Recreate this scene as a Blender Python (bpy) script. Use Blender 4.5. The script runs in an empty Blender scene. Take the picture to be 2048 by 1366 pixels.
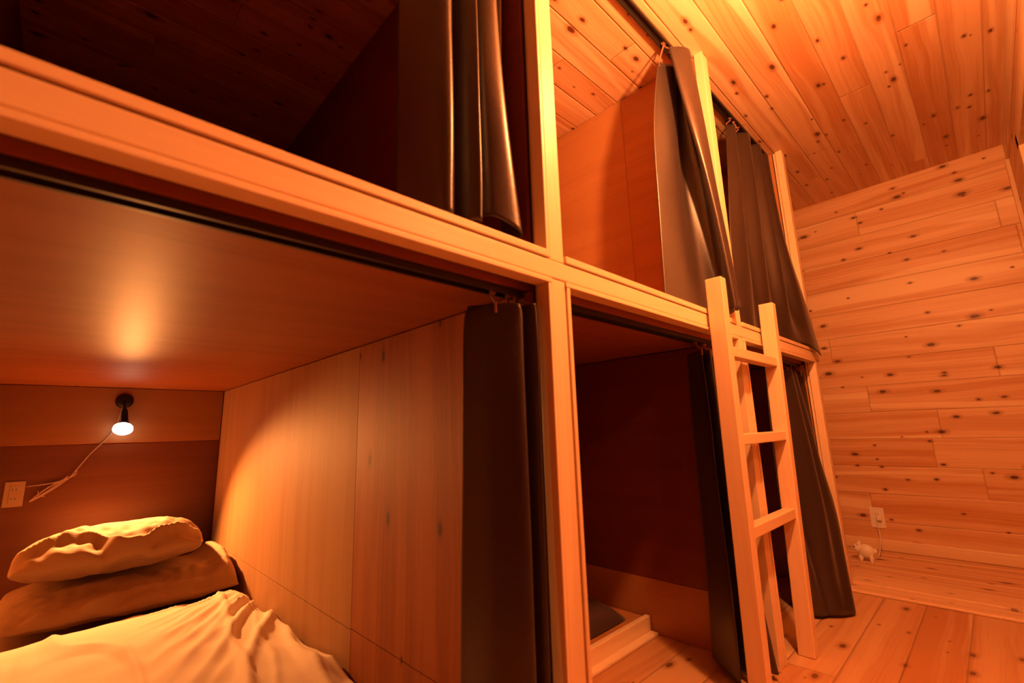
import bpy, bmesh, math, random
from mathutils import Vector, Matrix, noise
random.seed(7)
S = bpy.context.scene
COL = S.collection

# ------------------------------------------------------------ camera
cam_d = bpy.data.cameras.new('camera')
cam = bpy.data.objects.new('camera', cam_d); COL.objects.link(cam)
cam_d.sensor_width = 36; cam_d.lens = 917.2171/2048*36; cam_d.clip_start = .01
cam_d.dof.use_dof = True; cam_d.dof.focus_distance = 2.5; cam_d.dof.aperture_fstop = 3.2
R_ = Vector((.6919119, .72134918, -.03022041)); U_ = Vector((.1593671, -.11177062, .98087178))
F_ = Vector((-.70417331, .683493, .19229475))
M = Matrix((R_, U_, -F_)).transposed().to_4x4(); M.translation = Vector((.578, 0, .7441))
cam.matrix_world = M
S.camera = cam
S.view_settings.view_transform = 'Standard'; S.view_settings.look = 'None'
S.view_settings.gamma = 1; S.view_settings.exposure = 0.0
try: S.view_settings.use_curve_mapping = False
except Exception: pass
w = bpy.data.worlds.new('night'); S.world = w; w.use_nodes = True
w.node_tree.nodes['Background'].inputs[0].default_value = (.01, .004, .001, 1)
w.node_tree.nodes['Background'].inputs[1].default_value = .0

# ------------------------------------------------------------ light numbers
WARM = (1.0, .33, .095)
BULB_POS = (.52, 1.12, 1.90); BULB_W = 106.0
SCONCE_POS = (.74, .88, 1.46); SCONCE_W = 8.0        # corridor bulb, watts
SPOT_W = 150.0                                       # bedside reflector bulb
SPOT_DIR = Vector((.66, -.10, -.745)); SPOT_ANGLE = 128
SPOT_COL = (1.0, .35, .085)

# ------------------------------------------------------------ material helpers
class N:
    def __init__(s, name):
        s.m = bpy.data.materials.new(name); s.m.use_nodes = True
        s.t = s.m.node_tree; s.b = s.t.nodes['Principled BSDF']
    def n(s, typ, **k):
        o = s.t.nodes.new(typ)
        for a, v in k.items(): setattr(o, a, v)
        return o
    def put(s, sock, v):
        if hasattr(v, 'is_output') or isinstance(v, bpy.types.NodeSocket): s.t.links.new(v, sock)
        elif v is not None: sock.default_value = v
    def ma(s, op, a, b=None, c=None, clamp=False):
        o = s.n('ShaderNodeMath', operation=op); o.use_clamp = clamp
        s.put(o.inputs[0], a); s.put(o.inputs[1], b)
        if c is not None: s.put(o.inputs[2], c)
        return o.outputs[0]
    def smooth(s, v, a, b, lo=0.0, hi=1.0):
        o = s.n('ShaderNodeMapRange', interpolation_type='SMOOTHSTEP')
        for i, x in enumerate((v, a, b, lo, hi)): s.put(o.inputs[i], x)
        return o.outputs[0]
    def comb(s, x=0.0, y=0.0, z=0.0):
        o = s.n('ShaderNodeCombineXYZ'); s.put(o.inputs[0], x); s.put(o.inputs[1], y); s.put(o.inputs[2], z)
        return o.outputs[0]
    def mix(s, f, a, b):
        o = s.n('ShaderNodeMix', data_type='RGBA')
        s.put(o.inputs[0], f)
        s.put(o.inputs[6], a if not isinstance(a, tuple) else (*a[:3], 1)); s.put(o.inputs[7], b if not isinstance(b, tuple) else (*b[:3], 1))
        return o.outputs[2]
    def noise(s, v, scale=1.0, detail=3.0, rough=.5, dist=0.0):
        o = s.n('ShaderNodeTexNoise'); s.put(o.inputs['Vector'], v)
        o.inputs['Scale'].default_value = scale; o.inputs['Detail'].default_value = detail
        o.inputs['Roughness'].default_value = rough; o.inputs['Distortion'].default_value = dist
        return o.outputs[0]
    def uvw(s):
        tc = s.n('ShaderNodeTexCoord'); sp = s.n('ShaderNodeSeparateXYZ')
        s.t.links.new(tc.outputs['Object'], sp.inputs[0])
        return dict(x=sp.outputs[0], y=sp.outputs[1], z=sp.outputs[2])

def wood(name, along, across, width=None, length=1.9, light=(.80, .56, .34), dark=(.60, .33, .16),
         rough=.45, knots=1.0, seam=.5, seam_w=.0022, spots=None, tint=.5, seed=0.0, streak=1.0, spec=.4, off=0.0, bump=.5, pale=.75):
    m = N(name); c = m.uvw(); u = c[along]; v = m.ma('ADD', c[across], off)
    if width:
        vid = m.ma('FLOOR', m.ma('DIVIDE', v, width))
        r1 = m.n('ShaderNodeTexWhiteNoise', noise_dimensions='1D'); m.put(r1.inputs['W'], m.ma('ADD', vid, seed)); r1 = r1.outputs[0]
        u2 = m.ma('ADD', u, m.ma('MULTIPLY', r1, length*3))
        jid = m.ma('FLOOR', m.ma('DIVIDE', u2, length))
        r2 = m.n('ShaderNodeTexWhiteNoise', noise_dimensions='2D'); m.put(r2.inputs['Vector'], m.comb(vid, jid, 0.0)); r2 = r2.outputs[0]
        zz = m.ma('MULTIPLY', m.ma('ADD', r1, r2), 17.0)
    else:
        r2 = .5; zz = seed; u2 = u
    # broad heartwood streaks, warped along the grain
    warp = m.noise(m.comb(m.ma('MULTIPLY', u, 1.3), m.ma('MULTIPLY', v, 3.0), zz), 1.0, 2.0)
    s1 = m.noise(m.comb(m.ma('MULTIPLY', u, .55), m.ma('ADD', m.ma('MULTIPLY', v, 15.0), m.ma('MULTIPLY', warp, 1.6)), zz), 1.0, 3.0, .55)
    s2 = m.noise(m.comb(m.ma('MULTIPLY', u, 1.6), m.ma('ADD', m.ma('MULTIPLY', v, 120.0), m.ma('MULTIPLY', warp, 7.0)), zz), 1.0, 3.0, .6)
    f = m.ma('ADD', m.ma('MULTIPLY', m.smooth(s1, .40, .62), .62*streak), m.ma('MULTIPLY', m.smooth(s2, .42, .68), .34*streak))
    if width: f = m.ma('ADD', f, m.ma('MULTIPLY', m.ma('SUBTRACT', r2, .5), tint))
    f = m.ma('MULTIPLY', f, 1.0, clamp=True)
    col = m.mix(f, light, dark)
    if width:
        warp2 = m.noise(m.comb(m.ma('MULTIPLY', u, .9), m.ma('MULTIPLY', v, 2.0), m.ma('ADD', zz, 4.0)), 1.0, 1.0)
        s3 = m.noise(m.comb(m.ma('MULTIPLY', u, .30), m.ma('ADD', m.ma('MULTIPLY', v, 11.0), m.ma('MULTIPLY', warp2, 1.5)), m.ma('ADD', zz, 9.0)), 1.0, 1.0)
        col = m.mix(m.smooth(s3, .60, .655, 0.0, pale), col, tuple(min(1, c*k) for c, k in zip(light, (1.12, 1.28, 1.4))))
    kd = (.13, .045, .018); kh = (dark[0]*.62, dark[1]*.5, dark[2]*.45)
    if knots:
        wv = m.noise(m.comb(m.ma('MULTIPLY', u, 30.0), m.ma('MULTIPLY', v, 30.0), 0.0), 1.0, 2.0)
        for (su, sv, rad, keep, so) in ((4.2, 8.5, .078, .52, 0.0), (8.5, 14.0, .08, .80, 5.3)):
            vo = m.n('ShaderNodeTexVoronoi', voronoi_dimensions='2D', feature='F1')
            vo.inputs['Scale'].default_value = 1.0; vo.inputs['Randomness'].default_value = .95
            m.put(vo.inputs['Vector'], m.comb(m.ma('ADD', m.ma('MULTIPLY', u, su), so+seed*3.7), m.ma('ADD', m.ma('MULTIPLY', v, sv), so*1.7+seed), 0.0))
            sc = m.n('ShaderNodeSeparateColor'); m.put(sc.inputs[0], vo.outputs['Color'])
            ok = m.ma('MULTIPLY', m.ma('GREATER_THAN', sc.outputs[0], keep), knots)
            size = m.ma('ADD', .55, m.ma('MULTIPLY', sc.outputs[1], .75))
            d = m.ma('DIVIDE', m.ma('ADD', vo.outputs['Distance'], m.ma('MULTIPLY', m.ma('SUBTRACT', wv, .5), .07)), size)
            halo = m.ma('MULTIPLY', m.smooth(d, rad*.9, rad*2.3, .55, 0.0), ok)
            core = m.ma('MULTIPLY', m.smooth(d, rad*.55, rad, 1.0, 0.0), ok)
            col = m.mix(halo, col, kh); col = m.mix(core, col, kd)
    if spots:
        for (pu, pv, ru, rv) in spots:
            du = m.ma('DIVIDE', m.ma('SUBTRACT', u, pu), ru); dv = m.ma('DIVIDE', m.ma('SUBTRACT', v, pv), rv)
            dd = m.ma('SQRT', m.ma('ADD', m.ma('MULTIPLY', du, du), m.ma('MULTIPLY', dv, dv)))
            col = m.mix(m.smooth(dd, .9, 2.6, .5, 0.0), col, kh); col = m.mix(m.smooth(dd, .7, 1.1, 1.0, 0.0), col, (.07, .022, .01))
    h = m.ma('MULTIPLY', s2, .12)
    if width:
        fv = m.ma('MULTIPLY', m.ma('FRACT', m.ma('DIVIDE', v, width)), width)
        fu = m.ma('MULTIPLY', m.ma('FRACT', m.ma('DIVIDE', u2, length)), length)
        ev = m.ma('MINIMUM', fv, m.ma('SUBTRACT', width, fv)); eu = m.ma('MINIMUM', fu, m.ma('SUBTRACT', length, fu))
        e = m.ma('MINIMUM', ev, eu)
        sm = m.smooth(e, seam_w*.3, seam_w, 1.0, 0.0)
        col = m.mix(m.ma('MULTIPLY', sm, seam), col, (.10, .035, .012))
        h = m.ma('ADD', h, m.ma('MULTIPLY', m.smooth(e, 0.0, seam_w*2.2, -1.0, 0.0), 1.0))
    bp = m.n('ShaderNodeBump'); bp.inputs['Strength'].default_value = bump; bp.inputs['Distance'].default_value = .004
    m.put(bp.inputs['Height'], h); m.t.links.new(bp.outputs[0], m.b.inputs['Normal'])
    m.t.links.new(col, m.b.inputs['Base Color'])
    m.b.inputs['Roughness'].default_value = rough; m.b.inputs['Specular IOR Level'].default_value = spec
    return m.m

def plain(name, col, rough=.5, metal=0.0, spec=.5, em=None, ems=0.0, var=.12, scale=30.0, sheen=0.0, bump=0.0):
    m = N(name); m.b.inputs['Roughness'].default_value = rough
    m.b.inputs['Metallic'].default_value = metal; m.b.inputs['Specular IOR Level'].default_value = spec
    tc = m.n('ShaderNodeTexCoord')
    nz = m.noise(tc.outputs['Object'], scale, 3.0)
    m.t.links.new(m.mix(nz, tuple(x*(1-var) for x in col), tuple(min(1, x*(1+var)) for x in col)), m.b.inputs['Base Color'])
    if sheen:
        m.b.inputs['Sheen Weight'].default_value = sheen; m.b.inputs['Sheen Roughness'].default_value = .4
    if em:
        m.b.inputs['Emission Color'].default_value = (*em, 1); m.b.inputs['Emission Strength'].default_value = ems
    if bump:
        bp = m.n('ShaderNodeBump'); bp.inputs['Strength'].default_value = bump; bp.inputs['Distance'].default_value = .002
        m.t.links.new(nz, bp.inputs['Height']); m.t.links.new(bp.outputs[0], m.b.inputs['Normal'])
    return m.m

PW = dict(light=(.80, .54, .32), dark=(.60, .29, .12))
M_wallX = wood('knotty_pine_wall', 'x', 'z', .1585, 1.35, seed=3, seam=.36, **PW)
M_wallY = wood('knotty_pine_side_wall', 'y', 'z', .1585, 1.8, seed=9, **PW)
M_ceil = wood('knotty_pine_ceiling', 'y', 'x', .117, 2.3, seed=5, off=.04, seam=.3, **PW)
M_floor = wood('pine_floor', 'y', 'x', .136, 2.6, seed=12, off=.01, knots=.9, rough=.4, tint=1.0, light=(.62, .37, .19), dark=(.48, .22, .09))
M_floorX = wood('pine_floor_landing', 'x', 'y', .14, 2.0, seed=31, rough=.4, **PW)
M_postZ = wood('pine_post', 'z', 'y', None, knots=.0, light=(.84, .64, .42), dark=(.72, .47, .26), rough=.42, streak=.7, seed=1.5)
M_beamY = wood('pine_beam', 'y', 'z', None, knots=.0, light=(.84, .64, .42), dark=(.72, .47, .26), rough=.42, streak=.7, seed=2.5)
M_rungY = wood('pine_rung', 'y', 'z', None, knots=.0, light=(.84, .62, .40), dark=(.74, .47, .26), rough=.42, streak=.7, seed=4.5)
M_railZ = wood('pine_ladder_rail', 'z', 'x', None, knots=.0, light=(.84, .60, .38), dark=(.74, .45, .24), rough=.42, streak=.7, seed=6.5)
M_ply = wood('plywood', 'z', 'x', None, knots=0.0, light=(.44, .26, .13), dark=(.37, .20, .09), rough=.62, streak=.8, seed=7.1, bump=.15, spec=.2)
M_ply2 = wood('plywood_upper', 'x', 'z', None, knots=0.0, light=(.50, .25, .10), dark=(.42, .19, .07), rough=.35, streak=.7, seed=8.3, bump=.15)
M_ply3 = wood('plywood_upper_front', 'x', 'z', None, knots=0.0, light=(.48, .21, .07), dark=(.40, .16, .05), rough=.35, streak=.7, seed=8.9, bump=.15)
M_panel = wood('pine_partition_board', 'z', 'x', None, knots=0.0, light=(.40, .135, .035), dark=(.27, .075, .016), rough=.6, streak=1.0, seed=11.0,
               spots=[(.976, -.657, .018, .008), (.674, -.724, .018, .008), (.521, -.611, .020, .008), (.524, -.367, .018, .008), (.996, -.806, .010, .004), (1.022, -.366, .010, .004), (.20, -.53, .008, .004)])
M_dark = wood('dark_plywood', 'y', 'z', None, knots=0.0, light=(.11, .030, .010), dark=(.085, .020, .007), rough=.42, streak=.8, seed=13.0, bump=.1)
M_red = wood('darkened_plywood', 'x', 'z', None, knots=0.0, light=(.20, .045, .015), dark=(.16, .032, .01), rough=.4, streak=.7, seed=15.0, bump=.1)  # darker plywood; the near upper bunk's shade is put into this colour
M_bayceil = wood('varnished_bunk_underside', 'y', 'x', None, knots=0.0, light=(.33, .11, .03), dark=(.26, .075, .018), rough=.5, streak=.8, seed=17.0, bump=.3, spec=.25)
M_gap = plain('joint_shadow_gap', (.05, .02, .01), .8)
M_cur = plain('charcoal_satin', (.033, .020, .016), .36, spec=.75, sheen=.1, var=.2, scale=140.0, bump=.15)
M_rail = plain('dark_rail', (.035, .025, .02), .4, metal=.3)
M_hook = plain('brown_plastic_hook', (.30, .13, .08), .4)
M_black = plain('black_metal', (.015, .012, .01), .35, metal=.6)
M_white = plain('white_plastic', (.88, .84, .78), .35, var=.03)
M_cable = plain('grey_cable', (.30, .20, .15), .4, var=.05)
M_linen = plain('beige_linen', (.84, .72, .58), .85, sheen=.2, var=.06, scale=300.0, bump=.2)
M_pil = plain('brown_pillowcase', (.38, .25, .155), .8, sheen=.1, var=.08, scale=260.0, bump=.25)
M_mat = plain('futon_cover', (.34, .22, .13), .85, var=.05)
M_blank = plain('dark_blanket', (.05, .022, .018), .85, sheen=.2)
M_bulb = plain('lit_reflector_bulb', (1, .9, .7), .3, em=(1, .84, .55), ems=14.0)

# ------------------------------------------------------------ object helpers
def prop(o, label=None, cat=None, group=None, kind=None):
    for k, v in (('label', label), ('category', cat), ('group', group), ('kind', kind)):
        if v: o[k] = v
    return o
def link(name, bm, mat, parent=None, smooth=False, org=None):
    me = bpy.data.meshes.new(name)
    if org is None and parent is not None: org = Vector(parent['_o']) if '_o' in parent else Vector((0, 0, 0))
    org = Vector(org) if org is not None else Vector((0, 0, 0))
    bmesh.ops.translate(bm, verts=bm.verts, vec=-org)
    bmesh.ops.recalc_face_normals(bm, faces=bm.faces)
    bm.to_mesh(me); bm.free()
    me.materials.append(mat)
    if smooth:
        for p in me.polygons: p.use_smooth = True
    o = bpy.data.objects.new(name, me); COL.objects.link(o)
    if parent is not None:
        o.parent = parent; ORG[o.name] = ORG.get(parent.name, Vector((0, 0, 0)))
    else:
        o.location = org; ORG[o.name] = org
    return o
ORG = {}
def part(name, bm, mat, parent, smooth=False):
    """mesh given in world coordinates, stored relative to the thing's base"""
    return link(name, bm, mat, parent, smooth, org=ORG[parent.name])
def thing(name, loc, label, cat, group=None):
    o = bpy.data.objects.new(name, None); COL.objects.link(o); o.location = loc; o.empty_display_size = .05
    ORG[o.name] = Vector(loc)
    return prop(o, label, cat, group)
def bx(bm, x0, x1, y0, y1, z0, z1, bev=0.0):
    vs = [bm.verts.new((x, y, z)) for x in (x0, x1) for y in (y0, y1) for z in (z0, z1)]
    fs = [(0, 1, 3, 2), (4, 6, 7, 5), (0, 4, 5, 1), (2, 3, 7, 6), (0, 2, 6, 4), (1, 5, 7, 3)]
    f = [bm.faces.new([vs[i] for i in q]) for q in fs]
    if bev:
        es = list({e for a in f for e in a.edges})
        bmesh.ops.bevel(bm, geom=es, offset=bev, segments=2, affect='EDGES', profile=.5)
    return bm
def box(*a, bev=0.0): return bx(bmesh.new(), *a, bev=bev)
def tube(bm, pts, r, seg=10, close=True):
    pts = [Vector(p) for p in pts]; rings = []
    for i, p in enumerate(pts):
        t = (pts[min(i+1, len(pts)-1)] - pts[max(i-1, 0)]).normalized()
        a = t.cross(Vector((0, 0, 1)));
        if a.length < .05: a = t.cross(Vector((1, 0, 0)))
        a.normalize(); b = t.cross(a)
        rr = r[i] if isinstance(r, (list, tuple)) else r
        rings.append([bm.verts.new(p + (a*math.cos(2*math.pi*k/seg) + b*math.sin(2*math.pi*k/seg))*rr) for k in range(seg)])
    for A, B in zip(rings, rings[1:]):
        for k in range(seg): bm.faces.new((A[k], A[(k+1) % seg], B[(k+1) % seg], B[k]))
    if close: bm.faces.new(rings[0]); bm.faces.new(rings[-1][::-1])
    return bm
def spline(P, n=8):
    P = [Vector(p) for p in P]; out = []
    for i in range(len(P)-1):
        p0 = P[max(i-1, 0)]; p1 = P[i]; p2 = P[i+1]; p3 = P[min(i+2, len(P)-1)]
        for k in range(n):
            t = k/n
            out.append(.5*((2*p1) + (p2-p0)*t + (2*p0-5*p1+4*p2-p3)*t*t + (3*p1-p0-3*p2+p3)*t**3))
    out.append(P[-1].copy()); return out

# ------------------------------------------------------------ measures (metres; floor z=0, bunk front plane x=0)
XB = -2.596; XR = .8476; YE = 3.523; YS = -1.25; H = 2.2
ZT, ZB, ZI = 1.085, 1.047, 1.030
PY = [-.266, .72, 1.706, 2.692]          # right-hand edge of each post
PWD = .044
Y0, Y1 = -.32, 2.705                      # bunk block ends

# ------------------------------------------------------------ the room
def struct(name, bm, mat, parent=None):
    o = link(name, bm, mat, parent) if parent is None else part(name, bm, mat, parent)
    if parent is None: prop(o, kind='structure')
    return o
struct('floor', box(XB-.1, XR+.1, YS-.1, 2.70, -.1, 0), M_floor)
struct('floor_landing', box(XB-.1, XR+.1, 2.70, YE+.1, -.1, 0), M_floorX).name = 'floor.001'
struct('ceiling', box(XB-.1, XR+.1, YS-.1, YE+.1, H, H+.1), M_ceil)
struct('wall_end', box(XB-.1, XR+.1, YE, YE+.1, 0, H), M_wallX)
struct('wall_back', box(XB-.1, XR+.1, YS-.1, YS, 0, H), M_red)  # unseen wall behind camera, coloured dark to cut bounce into the near bunk
struct('wall_left', box(XB-.1, XB, YS, YE, 0, H), M_wallY)
struct('wall_right', box(XR, XR+.1, YS, .95, 0, H), M_red).name = 'wall_right_near'  # out-of-frame stretch, given a dark colour to return less light
bm = bmesh.new()
bx(bm, XR, XR+.1, .951, 1.95, 0, H); bx(bm, XR, XR+.1, 2.93, YE, 0, H); bx(bm, XR, XR+.1, 1.95, 2.93, 1.93, H)
struct('wall_right', bm, M_wallY)
bm = bmesh.new(); bx(bm, XR+.05, XR+.09, 1.95, 2.93, 0, 1.93)
d = struct('door_1', bm, M_red); ORG[d.name] = Vector((0, 0, 0))
b = bmesh.new(); bx(b, XR-.008, XR+.012, 2.925, 2.985, 0, 1.985, .002); bx(b, XR-.008, XR+.012, 1.95, 2.985, 1.925, 1.985, .002)
struct('trim_1', b, M_postZ)
struct('trim_3', box(XR-.010, XR, 1.2, YE, 2.10, H, bev=.002), M_beamY)
struct('trim_4', box(XR-.018, XR, YE-.03, YE, .07, 2.10, bev=.003), M_postZ)
# baseboard with a rounded lit top edge
struct('baseboard_end', box(XB, XR, YE-.016, YE, 0, .062, bev=.005), M_beamY)
# threshold: two low rounded boards with a groove between them
bm = bmesh.new(); bx(bm, -.02, XR, 2.60, 2.695, 0, .012, .004); bx(bm, -.02, XR, 2.72, 2.82, 0, .016, .005)
struct('trim_5', bm, wood('pine_threshold', 'x', 'y', None, knots=.6, light=(.84, .6, .38), dark=(.72, .46, .25), rough=.35, seed=21.))

# ------------------------------------------------------------ the built-in bunk block
bunk = thing('bunk_bed_frame', (0, 1.2, 0), 'built-in two-tier pine bunk frame with posts, long beam and plywood partitions', 'bunk bed')
for i, p in enumerate(PY):
    if i == 0: p = PY[0]
    part('post', box(-.045, 0, p-PWD, p, ZT+.001, H-.0005, bev=.0025), M_postZ, bunk)
    part('post', box(-.045, 0, p-PWD, p, 0.0005, ZB-.001, bev=.0025), M_postZ, bunk)
part('beam', box(-.056, .0015, Y0, 2.735, ZB, ZT, bev=.0025), M_beamY, bunk)
for i in range(3):
    ya = PY[i]; yb = PY[i+1]-PWD
    # lip along the upper opening and its upright trim
    part('lip', box(-.035, .004, ya+.004, yb-.003, ZT+.003, ZT+.019, bev=.002), M_beamY, bunk)
    part('trim', box(-.030, .002, yb-.011, yb-.002, ZT+.019, H-.001, bev=.0015), M_postZ, bunk)
    # lower opening: header and side trims
    part('trim', box(-.030, .004, ya, yb, ZB-.012, ZB-.002, bev=.0015), M_beamY, bunk)
    part('trim', box(-.030, .003, yb-.011, yb-.002, .001, ZB-.012, bev=.0015), M_postZ, bunk)
    part('trim', box(-.030, .003, ya+.002, ya+.013, .001, ZB-.012, bev=.0015), M_postZ, bunk)
part('bunk_floor', box(XB+.02, -.057, Y0, Y1, ZI+.001, ZT-.002), M_bayceil, bunk)
# partitions: each a core with separate sheets on the face that looks down the corridor
for i, p in enumerate(PY):
    ya, yb = p-.052, p-.006
    core = part('partition', box(XB+.021, -.046, ya+.004, yb, .001, ZI), M_gap, bunk)
    core2 = part('partition', box(XB+.021, -.046, ya+.004, yb, ZT, H-.001), M_gap, bunk)
    fy = ya-.005
    if i == 1:
        for (xa, xb_, za, zb_, mt) in ((XB+.03, -.813, .196, ZI-.003, M_ply), (-.8105, -.047, .200, ZI-.003, M_panel),
                                       (XB+.03, -.813, .002, .193, M_ply), (-.8105, -.047, .002, .197, M_panel)):
            part('panel', box(xa, xb_, fy, ya+.004, za, zb_), mt, core)
    elif i == 2:
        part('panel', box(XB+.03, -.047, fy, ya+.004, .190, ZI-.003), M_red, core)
        part('panel', box(XB+.03, -.047, fy, ya+.004, .002, .188), M_ply3, core)
    else:
        part('panel', box(XB+.03, -.047, fy, ya+.004, .002, ZI-.003), M_ply3, core)
    part('panel', box(XB+.03, -.372, fy, ya+.004, ZT+.002, H-.004), M_red if i == 1 else M_ply2, core2)  # near bunk's upper sheets take the darkened colour for its unlit interior
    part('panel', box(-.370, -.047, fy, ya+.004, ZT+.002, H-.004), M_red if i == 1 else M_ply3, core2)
    # far side skins, lit from within the next bay
    if i < 3:
        part('panel', box(XB+.03, -.047, yb, yb+.006, .002, ZI-.003), M_ply, core)
        part('panel', box(XB+.03, -.047, yb, yb+.006, ZT+.002, H-.004), M_red if i == 0 else M_ply2, core2)  # near bunk's left skin darkened to keep that bay dim
    else:
        part('panel', box(XB+.03, -.001, yb, yb+.012, .002, H-.001), M_ply2, core)
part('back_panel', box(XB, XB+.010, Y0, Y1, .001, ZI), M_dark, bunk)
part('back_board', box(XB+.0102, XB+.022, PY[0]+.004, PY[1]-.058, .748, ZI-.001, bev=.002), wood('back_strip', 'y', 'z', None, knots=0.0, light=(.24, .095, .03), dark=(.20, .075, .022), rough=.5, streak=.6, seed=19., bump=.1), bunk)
part('back_panel', box(XB, XB+.010, Y0, .70, ZT, H-.001), M_red, bunk)  # near upper bay's back coloured dark in place of shade
part('back_panel', box(XB, XB+.010, .701, Y1, ZT, H-.001), M_ply2, bunk)

# ------------------------------------------------------------ curtain rails
def rail(y0, y1, x, z, label):
    bm = bmesh.new(); bx(bm, x-.019, x+.014, y0, y1, z-.006, z, .001)
    bx(bm, x-.019, x-.013, y0, y1, z-.013, z-.006); bx(bm, x+.008, x+.014, y0, y1, z-.013, z-.006)
    o = link('curtain_rail', bm, M_rail, org=(x, (y0+y1)/2, z))
    return prop(o, label, 'curtain rail', 'curtain rails in the bunk openings')
B = [(PY[i]+.015, PY[i+1]-PWD-.015) for i in range(3)]
rail(*B[0], -.078, H-.0005, 'dark curtain rail on the ceiling above the nearest upper bunk')
rail(*B[1], -.078, H-.0005, 'dark curtain rail on the ceiling above the middle upper bunk')
rail(*B[2], -.078, H-.0005, 'dark curtain rail on the ceiling above the farthest upper bunk')
rail(*B[0], -.078, ZI+.0005, 'dark curtain rail under the beam of the nearest lower bunk with the lit lamp')
rail(*B[1], -.078, ZI+.0005, 'dark curtain rail under the beam of the middle lower bunk')
rail(*B[2], -.078, ZI+.0005, 'dark curtain rail under the beam of the farthest lower bunk behind the ladder')

# ------------------------------------------------------------ curtains
def curtain(levels, label, zr, hooks, nz=40, hem=0.0):
    """levels: (t 0..1 from top, [(x, y, z), ...]); folds interpolated smoothly both ways"""
    cols = [spline(L, 9) for L in levels]
    n = len(cols[0]); rows = []
    per = nz//(len(levels)-1)
    grid = [spline([c[k] for c in cols], per) for k in range(n)]
    bm = bmesh.new(); V = []
    for k in range(n):
        col = []
        for j, p in enumerate(grid[k]):
            q = p + Vector((noise.noise(Vector((k*.13, j*.09, zr*3)))*.004, noise.noise(Vector((k*.1+9, j*.08, zr*5)))*.004, 0))
            col.append(bm.verts.new(q))
        V.append(col)
    for k in range(n-1):
        for j in range(len(V[0])-1): bm.faces.new((V[k][j], V[k+1][j], V[k+1][j+1], V[k][j+1]))
    top = levels[0]; cx = sum(p[0] for p in top)/len(top); cy = sum(p[1] for p in top)/len(top)
    zmin = min(v.co.z for v in bm.verts)
    o = link('curtain', bm, M_cur, smooth=True, org=(cx, cy, zmin))
    so = o.modifiers.new('thick', 'SOLIDIFY'); so.thickness = .0022; so.offset = 0
    prop(o, label, 'curtain')
    for t in hooks:
        k = int(t*(n-1)); p = grid[k][0]
        if abs(p.x+.078) > .034: continue
        hb = tube(bmesh.new(), [(-.078, p.y, zr-.012), (-.078, p.y, zr-.022), (p.x, p.y, p.z+.004), (p.x, p.y, p.z-.018)], .0032, 8)
        bx(hb, -.078-.006, -.078+.006, p.y-.004, p.y+.004, zr-.016, zr-.007)
        part('curtain_hook', hb, M_hook, o, smooth=False)
    return o
def lv(z, pts, dz=None): return [(x, y, z+(dz[i] if dz else 0)) for i, (x, y) in enumerate(pts)]

# nearest upper bunk, gathered by the first post
curtain([lv(2.168, [(-.14, .42), (-.06, .452), (-.052, .468), (-.10, .482), (-.048, .508), (-.042, .523), (-.105, .537), (-.052, .553), (-.045, .575), (-.10, .60), (-.07, .63), (-.1, .65)]),
         lv(1.75, [(-.145, .405), (-.058, .447), (-.050, .470), (-.11, .484), (-.047, .508), (-.040, .524), (-.11, .538), (-.052, .553), (-.043, .582), (-.105, .61), (-.08, .635), (-.11, .655)]),
         lv(1.40, [(-.15, .405), (-.058, .447), (-.050, .470), (-.11, .484), (-.045, .509), (-.038, .526), (-.11, .538), (-.050, .556), (-.036, .60), (-.105, .625), (-.09, .64), (-.12, .655)]),
         lv(1.135, [(-.15, .405), (-.058, .448), (-.050, .472), (-.105, .486), (-.045, .511), (-.038, .528), (-.10, .54), (-.050, .575), (-.028, .628), (-.10, .64), (-.10, .65), (-.12, .656)], [0, 0, 0, 0, 0, 0, .03, .03, .0, .01, .01, .01])],
        'charcoal satin curtain gathered beside the near bright post of the upper row', H, [.03, .15, .27, .4, .52, .65, .78, .9, .98])
# middle upper bunk, with its front flap swept towards the second post
curtain([lv(2.150, [(-.105, 1.49), (-.07, 1.555), (-.10, 1.60), (-.06, 1.61), (-.060, 1.50), (-.035, 1.505), (-.008, 1.56), (-.03, 1.60), (-.05, 1.63)], [-.03, -.03, -.02, -.01, 0, .0, 0, 0, 0]),
         lv(1.85, [(-.130, 1.455), (-.09, 1.54), (-.10, 1.60), (-.05, 1.615), (-.025, 1.51), (-.005, 1.52), (.010, 1.57), (-.02, 1.61), (-.045, 1.635)]),
         lv(1.50, [(-.140, 1.445), (-.105, 1.53), (-.09, 1.60), (-.04, 1.63), (-.0, 1.565), (.014, 1.57), (.020, 1.60), (-.02, 1.63), (-.045, 1.64)]),
         lv(1.125, [(-.145, 1.435), (-.09, 1.52), (-.055, 1.585), (-.03, 1.635), (.018, 1.60), (.030, 1.61), (.034, 1.625), (-.01, 1.645), (-.045, 1.65)], [0, 0, .0, .02, .0, -.0, .02, 0, 0])],
        'charcoal satin curtain with a lit front flap, swept against the second upper post', H, [.02, .13, .26, .4, .5, .62, .75, .87, .98])
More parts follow.
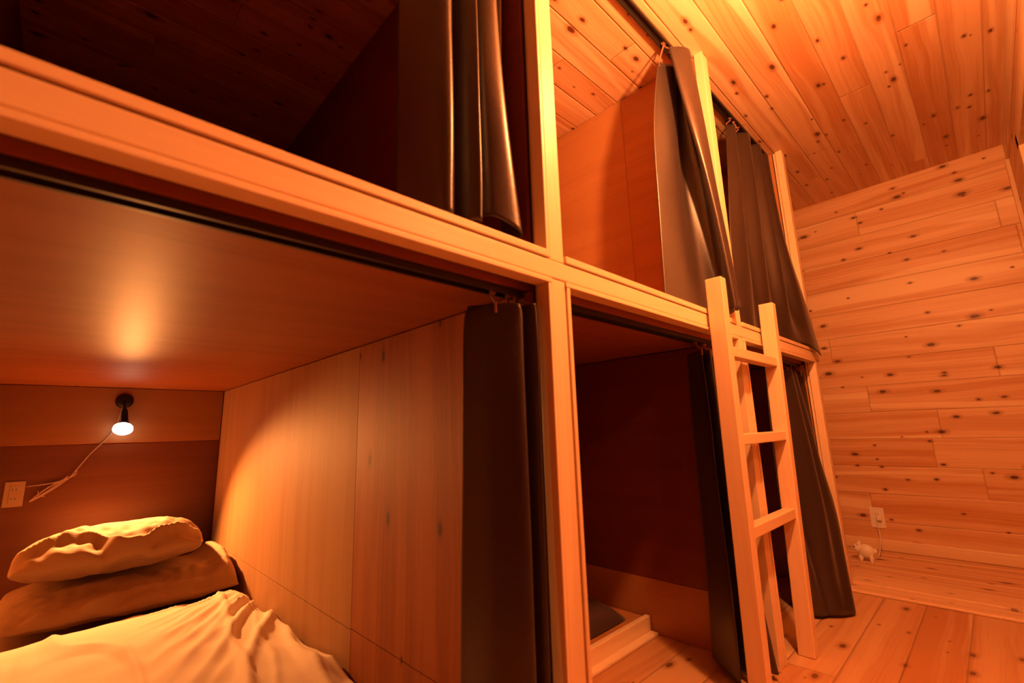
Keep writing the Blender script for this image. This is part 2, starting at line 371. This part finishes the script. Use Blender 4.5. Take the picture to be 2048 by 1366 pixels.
# farthest upper bunk
curtain([lv(2.165, [(-.10, 2.14), (-.07, 2.18), (-.10, 2.23), (-.05, 2.30), (-.095, 2.38), (-.045, 2.44), (-.095, 2.50), (-.05, 2.56), (-.07, 2.63)]),
         lv(1.80, [(-.10, 2.06), (-.065, 2.12), (-.10, 2.19), (-.045, 2.27), (-.095, 2.36), (-.040, 2.43), (-.095, 2.50), (-.04, 2.57), (-.06, 2.64)]),
         lv(1.42, [(-.10, 1.97), (-.06, 2.06), (-.09, 2.16), (-.042, 2.24), (-.085, 2.34), (-.025, 2.42), (-.07, 2.50), (-.01, 2.57), (-.01, 2.655)]),
         lv(1.115, [(-.10, 1.90), (-.055, 2.00), (-.075, 2.12), (-.042, 2.22), (-.065, 2.34), (-.03, 2.43), (-.0, 2.52), (.022, 2.60), (.028, 2.67)], [0, 0, 0, 0, 0, .0, -.0, -.03, -.05])],
        'wide charcoal satin curtain of the farthest upper bunk, hem draped over the beam end', H, [.02, .15, .28, .41, .54, .67, .8, .95])
# nearest lower bunk
curtain([lv(.992, [(-.118, .555), (-.075, .583), (-.035, .622), (-.085, .630), (-.018, .646), (-.072, .652), (-.03, .659)]),
         lv(.90, [(-.128, .550), (-.075, .583), (-.033, .622), (-.088, .630), (-.018, .646), (-.074, .652), (-.03, .659)]),
         lv(.45, [(-.140, .550), (-.080, .575), (-.028, .620), (-.088, .628), (-.016, .644), (-.074, .651), (-.03, .658)]),
         lv(.02, [(-.155, .552), (-.080, .570), (-.022, .615), (-.088, .625), (-.012, .640), (-.070, .650), (-.03, .657)])],
        'near-black curtain hanging full length beside the near post of the lit lower bunk', ZI, [.03, .2, .35, .5, .66, .8, .95])
# middle lower bunk, behind the ladder's left rail
curtain([lv(.990, [(-.15, 1.57), (-.06, 1.49), (-.11, 1.55), (-.045, 1.52), (-.09, 1.58), (-.05, 1.56), (-.075, 1.60)]),
         lv(.70, [(-.155, 1.57), (-.050, 1.475), (-.11, 1.55), (-.030, 1.51), (-.09, 1.58), (-.03, 1.56), (-.065, 1.61)]),
         lv(.35, [(-.16, 1.575), (-.045, 1.47), (-.10, 1.55), (-.018, 1.505), (-.08, 1.58), (-.012, 1.57), (-.050, 1.625)]),
         lv(.02, [(-.165, 1.57), (-.040, 1.455), (-.09, 1.54), (-.008, 1.51), (-.07, 1.58), (.014, 1.59), (-.035, 1.645)])],
        'near-black curtain of the middle lower bunk, hanging behind the ladder left rail', ZI, [.03, .2, .4, .6, .8, .97])
# farthest lower bunk
curtain([lv(.990, [(-.085, 2.17), (-.055, 2.22), (-.10, 2.30), (-.045, 2.40), (-.08, 2.44), (-.055, 2.50), (-.09, 2.56), (-.05, 2.62)]),
         lv(.66, [(-.085, 2.13), (-.045, 2.19), (-.09, 2.27), (-.012, 2.38), (-.04, 2.43), (-.015, 2.49), (-.05, 2.57), (-.045, 2.63)]),
         lv(.34, [(-.085, 2.13), (-.035, 2.17), (-.05, 2.25), (.015, 2.33), (.005, 2.41), (.025, 2.47), (.015, 2.53), (-.01, 2.60)]),
         lv(.012, [(-.060, 2.16), (-.01, 2.17), (.015, 2.205), (.040, 2.225), (.060, 2.255), (.078, 2.30), (.055, 2.36), (.02, 2.45)])],
        'dark brown satin curtain hanging to the floor at the far end of the lower row', ZI, [.03, .2, .4, .6, .8, .97])

# ------------------------------------------------------------ ladder
lad = thing('ladder', (.045, 1.64, 0), 'wooden ladder with square rails and three rungs leaning on the bunk beam', 'ladder')
def rail_bm(yt, yb, ztop=1.195):
    bm = bmesh.new(); x0, x1 = .006, .056; hw = .019
    vs = []
    for z, y, dx in ((0.0005, yb, .002), (ztop, yt, .004)):
        vs.append([bm.verts.new(v) for v in ((x0+dx, y-hw, z), (x1+dx, y-hw, z), (x1+dx, y+hw, z), (x0+dx, y+hw, z))])
    for k in range(4): bm.faces.new((vs[0][k], vs[0][(k+1) % 4], vs[1][(k+1) % 4], vs[1][k]))
    bm.faces.new(vs[0][::-1]); bm.faces.new(vs[1])
    bmesh.ops.bevel(bm, geom=list(bm.edges), offset=.0025, segments=2, affect='EDGES', profile=.5)
    return bm
part('rail', rail_bm(1.425, 1.405), M_railZ, lad); part('rail', rail_bm(1.900, 1.828), M_railZ, lad)
for z in (.950, .685, .425):
    t = z/1.195
    part('rung', box(.016, .052, 1.405+.020*t+.0185, 1.828+.072*t-.0185, z-.001, z+.031, bev=.0025), M_rungY, lad)

# ------------------------------------------------------------ lit lamp in the lower bunk
BX = XB+.022
L0 = Vector((BX, .213, .961)); LB = Vector((BX+.085, .215, .815)); A = SPOT_DIR.normalized()
lamp = thing('wall_lamp', L0, 'small black wall lamp with a glowing reflector bulb above the pillows', 'lamp')
bm = tube(bmesh.new(), [L0, L0+Vector((.010, 0, 0)), L0+Vector((.016, 0, 0)), L0+Vector((.020, 0, 0))], [.037, .037, .030, .012], 32)
part('base_plate', bm, M_black, lamp, True)
J = L0+Vector((.045, .003, -.055))
part('arm', tube(bmesh.new(), spline([L0+Vector((.018, 0, -.002)), L0+Vector((.038, .001, -.02)), J], 6), .0055, 10), M_black, lamp, True)
T = LB - A*.06
sh = part('socket', tube(bmesh.new(), [J-A*.012, J, T, T+A*.012, T+A*.030, T+A*.048], [.010, .013, .015, .018, .026, .033], 28), M_black, lamp, True)
prev = T+A*.048
bm = tube(bmesh.new(), [prev, prev+A*.004, prev+A*.014, prev+A*.022, prev+A*.026, prev+A*.028], [.031, .040, .041, .034, .020, .005], 32)
bulb = part('bulb', bm, M_bulb, lamp, True); bulb['label'] = 'glowing warm white reflector bulb'
sp = bpy.data.lights.new('bulb_light', 'SPOT'); sp.energy = SPOT_W; sp.color = SPOT_COL; sp.spot_size = math.radians(SPOT_ANGLE); sp.spot_blend = .6; sp.shadow_soft_size = .02
so = bpy.data.objects.new('bulb_light', sp); COL.objects.link(so); so.parent = lamp
so.location = prev+A*.055-L0; so.rotation_euler = A.to_track_quat('-Z', 'Y').to_euler()
# cord from the lamp to the outlet plate, gathered in a loose bundle
cx = BX+.006
def wl(*p): return [(cx, a, b) for a, b in p]
bm = tube(bmesh.new(), spline([(BX+.03, .208, .93), (BX+.02, .19, .83)]+wl((.166, .776), (.11, .70), (.068, .628), (.045, .590), (-.02, .530), (-.078, .492)), 6), .0028, 8)
tube(bm, spline(wl((.066, .625), (.062, .600), (.0, .572), (-.095, .562)), 6), .0025, 8)
tube(bm, spline(wl((.030, .585), (-.03, .545), (-.075, .498), (-.066, .502), (.0, .555), (.04, .598)), 6), .0030, 8)
tube(bm, spline(wl((-.055, .540), (-.05, .515), (-.03, .512)), 5), .0018, 8)
cd = part('cord', bm, M_cable, lamp, True); cd['label'] = 'pale grey looped cord'

M_white_dim = plain('dimmed_white_plastic', (.30, .20, .14), .4, var=.03)  # white plastic with its weaker lighting put into the colour
def outlet(name, org, nrm, wd, ht, M_white, label):
    """plate with a raised rocker and two slots"""
    o = thing(name, org, label, 'outlet')
    x, y, z = org
    bm = bmesh.new()
    if nrm == 'x':
        bx(bm, x, x+.006, y-wd/2, y+wd/2, z-ht/2, z+ht/2, .002); part('plate', bm, M_white, o)
        part('socket_insert', box(x+.006, x+.008, y-wd*.22, y+wd*.22, z-ht*.33, z+ht*.33, bev=.0006), M_white, o)
        for dz in (-.02, .02):
            for dy in (-.006, .006): part('slot', box(x+.0081, x+.0085, y+dy-.001, y+dy+.001, z+dz-.004, z+dz+.004), M_black, o)
    else:
        bx(bm, x-wd/2, x+wd/2, y-.006, y, z-ht/2, z+ht/2, .002); part('plate', bm, M_white, o)
        part('socket_insert', box(x-wd*.22, x+wd*.22, y-.008, y-.006, z-ht*.33, z+ht*.33, bev=.0006), M_white, o)
        for dx in (-.006, .006): part('slot', box(x+dx-.001, x+dx+.001, y-.0085, y-.0081, z+.016, z+.024), M_black, o)
    return o
outlet('wall_outlet', (XB+.0102, -.132, .531), 'x', .066, .112, M_white_dim, 'white outlet plate on the dark back panel left of the pillow')
outlet('wall_outlet', (-.001, YE, .180), 'y', .068, .114, M_white, 'white outlet plate low on the knotty pine end wall')

# ------------------------------------------------------------ animal night light on the floor
AP = Vector((-.032, 3.36, 0)); AP.x = -.030; AP.y = 3.20
al = thing('animal_night_light', AP, 'small white animal-shaped night light on the floor by the end wall', 'night light')
bm = bmesh.new()
def ell(c, rr):
    mt = Matrix.Translation(AP+Vector(c)) @ Matrix.Diagonal((*rr, 1))
    bmesh.ops.create_uvsphere(bm, u_segments=24, v_segments=16, radius=1, matrix=mt)
ell((.006, 0, .052), (.038, .030, .036)); ell((-.030, 0, .064), (.022, .022, .023)); ell((-.048, 0, .058), (.012, .011, .010))
for s_ in (-1, 1):
    ell((-.018, s_*.014, .018), (.010, .010, .020)); ell((.028, s_*.014, .018), (.010, .010, .020))
    ell((-.022, s_*.016, .088), (.007, .005, .012))
ell((.046, 0, .058), (.010, .006, .012))
body = part('body', bm, M_white, al, True)
rm = body.modifiers.new('fuse', 'REMESH'); rm.mode = 'VOXEL'; rm.voxel_size = .0018; rm.use_smooth_shade = True
sm_ = body.modifiers.new('soft', 'SMOOTH'); sm_.iterations = 6
for s in (-1, 1):
    eb = bmesh.new(); bmesh.ops.create_uvsphere(eb, u_segments=10, v_segments=8, radius=.003, matrix=Matrix.Translation(AP+Vector((-.042, s*.020, .072))))
    part('eye', eb, M_black, al, True)
cp = spline([AP+Vector((.040, 0, .040)), AP+Vector((.052, .06, .03)), (.004, YE-.05, .075), (-.002, YE-.030, .13), (.002, YE-.022, .165), (.010, YE-.014, .178)], 7)
part('cord', tube(bmesh.new(), cp, .0028, 8), M_white, al, True)
part('plug', box(-.003, .021, YE-.030, YE-.0084, .168, .192, bev=.004), M_white, al)

# ------------------------------------------------------------ bedding of the lit lower bunk
o = link('futon_mattress', box(XB+.015, -.17, -.262, .650, .0005, .046, bev=.014), M_mat, smooth=True, org=(-1.3, .19, 0))
prop(o, 'thin pale futon mattress under the beige duvet on the lit bunk floor', 'mattress')

def ridged(p, s):
    v = noise.noise(p*s); return (1-abs(v)*2.2)
def duvet():
    bm = bmesh.new(); nx, ny = 190, 120
    x0, x1, y0, y1 = -1.80, -.19, -.255, .652
    V = {}
    for i in range(nx+1):
        for j in range(ny+1):
            u = i/nx; v = j/ny
            x = x0+(x1-x0)*u; y = y0+(y1-y0)*v
            # wavy back edge of the cover
            edge = .04*noise.noise(Vector((y*5, 2.2, 0)))+.016*noise.noise(Vector((y*17, 7.2, 0)))
            x += (edge + (.055*math.exp(-((y-.60)/.07)**2)))*(1-u)**4*(-1)
            prof = 1-math.exp(-(u*26)); prof *= 1-math.exp(-(1-u)*30)
            side = 1-math.exp(-(1-v)*20); side *= 1-math.exp(-v*30)
            top = .066+.022*math.sin(v*math.pi)
            h = .050 + top*prof*(.22+.78*side)
            h += .020*math.exp(-((y-.58)/.06)**2)*math.exp(-((x+1.72)/.12)**2)
            # folds fanning out from the corner by the partition
            dx, dy = x+1.86, y-.74
            r = math.hypot(dx, dy); a = math.atan2(dy, dx)
            w1 = max(0, min(1, (y-.22)/.3))*min(1, r/.3)
            fold = ridged(Vector((a*3.6, r*.8, 3.1)), 1.9)
            fold2 = ridged(Vector((a*8.0, r*1.3, 8.1)), 1.5)
            h += (max(0, fold-.35)*.034+max(0, fold2-.5)*.014)*w1*prof
            # long soft creases over the rest
            g = ridged(Vector((x*1.1+y*.5, y*5.0, 1.7)), 1.0)
            h += max(0, g-.72)*.045*prof
            q = noise.noise(Vector((x*3, y*3, 5)))*.012 + noise.noise(Vector((x*9, y*11, 2)))*.004
            h += q*prof
            y2 = y + .004*noise.noise(Vector((x*8, y*8, 9)))
            V[i, j] = bm.verts.new((x, min(y2, .655), h))
    for i in range(nx):
        for j in range(ny): bm.faces.new((V[i, j], V[i+1, j], V[i+1, j+1], V[i, j+1]))
    # skirt down to the mattress
    ring = [V[i, 0] for i in range(nx+1)]+[V[nx, j] for j in range(1, ny+1)]+[V[i, ny] for i in range(nx-1, -1, -1)]+[V[0, j] for j in range(ny-1, 0, -1)]
    low = [bm.verts.new((v.co.x, v.co.y, .0465)) for v in ring]
    for k in range(len(ring)): bm.faces.new((ring[k], low[k], low[(k+1) % len(ring)], ring[(k+1) % len(ring)]))
    return bm
o = link('duvet', duvet(), M_linen, smooth=True, org=(-1.0, .2, .0465)); prop(o, 'rumpled beige duvet spread over the mattress in the lit lower bunk', 'duvet')

def pillow(c, sx, sy, th, rot, seed, wr=.012, sag=None, flat=.0):
    """puffed case: two surfaces meeting at a seam, wrinkled"""
    bm = bmesh.new(); n, m = 90, 120; R = rot.to_matrix()
    top = {}; bot = {}
    for i in range(n+1):
        for j in range(m+1):
            u = -1+2*i/n; v = -1+2*j/m
            k = (1-abs(u)**2.6)**.62*(1-abs(v)**3.4)**.55
            cu = 1-.07*(abs(v)**2)*(1-abs(u))-.02; 
            x = u*sx*(1-.05*(1-abs(u))*0)*(1-.06*abs(u)**3*abs(v)**2); y = v*sy*(1-.06*abs(v)**3*abs(u)**2)
            p = Vector((x*9, y*9, seed))
            crease = max(0, ridged(Vector((x*5.5, y*3.2+.6*x, seed)), 1.3)-.45)
            nz = noise.noise(p)*wr*.8+noise.noise(p*2.7)*wr*.35+crease*wr*1.9*(.25+abs(u)**1.5)
            nz *= .22+1.25*max(0, min(1, (u+.05)/.55))
            z = th*k+nz*min(1, k*3)
            if sag: z += sag(u, v)*min(1, k*2)
            edge = i in (0, n) or j in (0, m)
            P = Vector(c)+R @ Vector((x, y, z)); top[i, j] = bm.verts.new(P)
            bot[i, j] = top[i, j] if edge else bm.verts.new(Vector(c)+R @ Vector((x, y, -th*k*(.75-flat)+nz*.4)))
    for D in (top, bot):
        for i in range(n):
            for j in range(m):
                vs = []
                for q in ((i, j), (i+1, j), (i+1, j+1), (i, j+1)):
                    if D[q] not in vs: vs.append(D[q])
                try: bm.faces.new(vs)
                except ValueError: pass
    zm = min(v.co.z for v in bm.verts)
    if zm < .048: bmesh.ops.translate(bm, verts=bm.verts, vec=(0, 0, .048-zm))
    return bm
from mathutils import Euler
o = link('pillow', pillow((-2.175, .270, .122), .335, .385, .074, Euler((0, math.radians(1), math.radians(1))), 4.4, .016,
         sag=lambda u, v: .085*max(0, min(1, (v-.62)/.25))**2*(1-abs(u)**3) - .004), M_pil, smooth=True, org=(-2.2, .28, .048))
prop(o, 'lower of two brown pillows, its right end showing beside the partition', 'pillow', 'pillows in the lit lower bunk')
o = link('pillow', pillow((-2.23, .222, .287), .290, .312, .104, Euler((math.radians(2.5), math.radians(-1), math.radians(-3))), 1.3, .026), M_pil, smooth=True, org=(-2.25, .2, .23))
prop(o, 'upper of two brown pillows, lit across the top by the lamp', 'pillow', 'pillows in the lit lower bunk')

# ------------------------------------------------------------ middle lower bunk: low wooden bed board with a dark blanket
bp_ = thing('bed_platform', (-1.4, 1.18, 0), 'low wooden bed platform in the dark middle lower bunk', 'bed platform')
part('front_board', box(-.445, -.425, PY[1]+.02, 1.642, .0005, .062, bev=.003), M_beamY, bp_)
part('deck', box(XB+.03, -.446, PY[1]+.02, 1.642, .030, .052), M_ply3, bp_)
part('batten', box(-.425, -.395, PY[1]+.02, 1.642, .0005, .012, bev=.003), M_beamY, bp_)
bm = bmesh.new(); V = {}
for i in range(61):
    for j in range(41):
        u, v = i/60, j/40
        x = -2.1+1.62*u; y = .76+.80*v
        k = (1-abs(2*u-1)**8)**.5*(1-abs(2*v-1)**8)**.5
        V[i, j] = bm.verts.new((x, y, .054+.085*k+.012*noise.noise(Vector((x*5, y*5, 0)))*k))
for i in range(60):
    for j in range(40): bm.faces.new((V[i, j], V[i+1, j], V[i+1, j+1], V[i, j+1]))
o = link('blanket', bm, M_blank, smooth=True, org=(-1.2, 1.1, .053)); prop(o, 'dark folded blanket on the low platform of the middle lower bunk', 'blanket')
so_ = o.modifiers.new('thick', 'SOLIDIFY'); so_.thickness = .006; so_.offset = -1 if False else 1

# ------------------------------------------------------------ corridor lamps (outside the frame)
BP = Vector(BULB_POS)
cl = thing('pendant_lamp', (BP.x, BP.y, H), 'bare warm bulb hanging from the corridor ceiling', 'lamp')
part('canopy', tube(bmesh.new(), [(BP.x, BP.y, H-.001), (BP.x, BP.y, H-.02)], [.045, .04], 24), M_black, cl, True)
part('cord', tube(bmesh.new(), [(BP.x, BP.y, H-.019), (BP.x, BP.y, BP.z+.07)], .003, 8), M_black, cl, True)
part('socket', tube(bmesh.new(), [(BP.x, BP.y, BP.z+.075), (BP.x, BP.y, BP.z+.034)], .016, 16), M_black, cl, True)
def globe(P, par, watts):
    m = plain('lit_globe_bulb', (1, .9, .7), .3, em=WARM, ems=watts/(math.pi*4*math.pi*.032**2))
    bm = bmesh.new(); bmesh.ops.create_uvsphere(bm, u_segments=20, v_segments=14, radius=.032, matrix=Matrix.Translation(P))
    part('bulb', bm, m, par, True)
globe(BP, cl, BULB_W)
Q = Vector(SCONCE_POS)
sl = thing('corridor_wall_lamp', (XR, Q.y, Q.z), 'bare warm bulb on a black wall holder beside the corridor', 'lamp')
part('base_plate', tube(bmesh.new(), [(XR-.0005, Q.y, Q.z), (XR-.012, Q.y, Q.z)], .037, 24), M_black, sl, True)
part('socket', tube(bmesh.new(), [(XR-.012, Q.y, Q.z), (Q.x+.034, Q.y, Q.z)], .016, 16), M_black, sl, True)
globe(Q, sl, SCONCE_W)
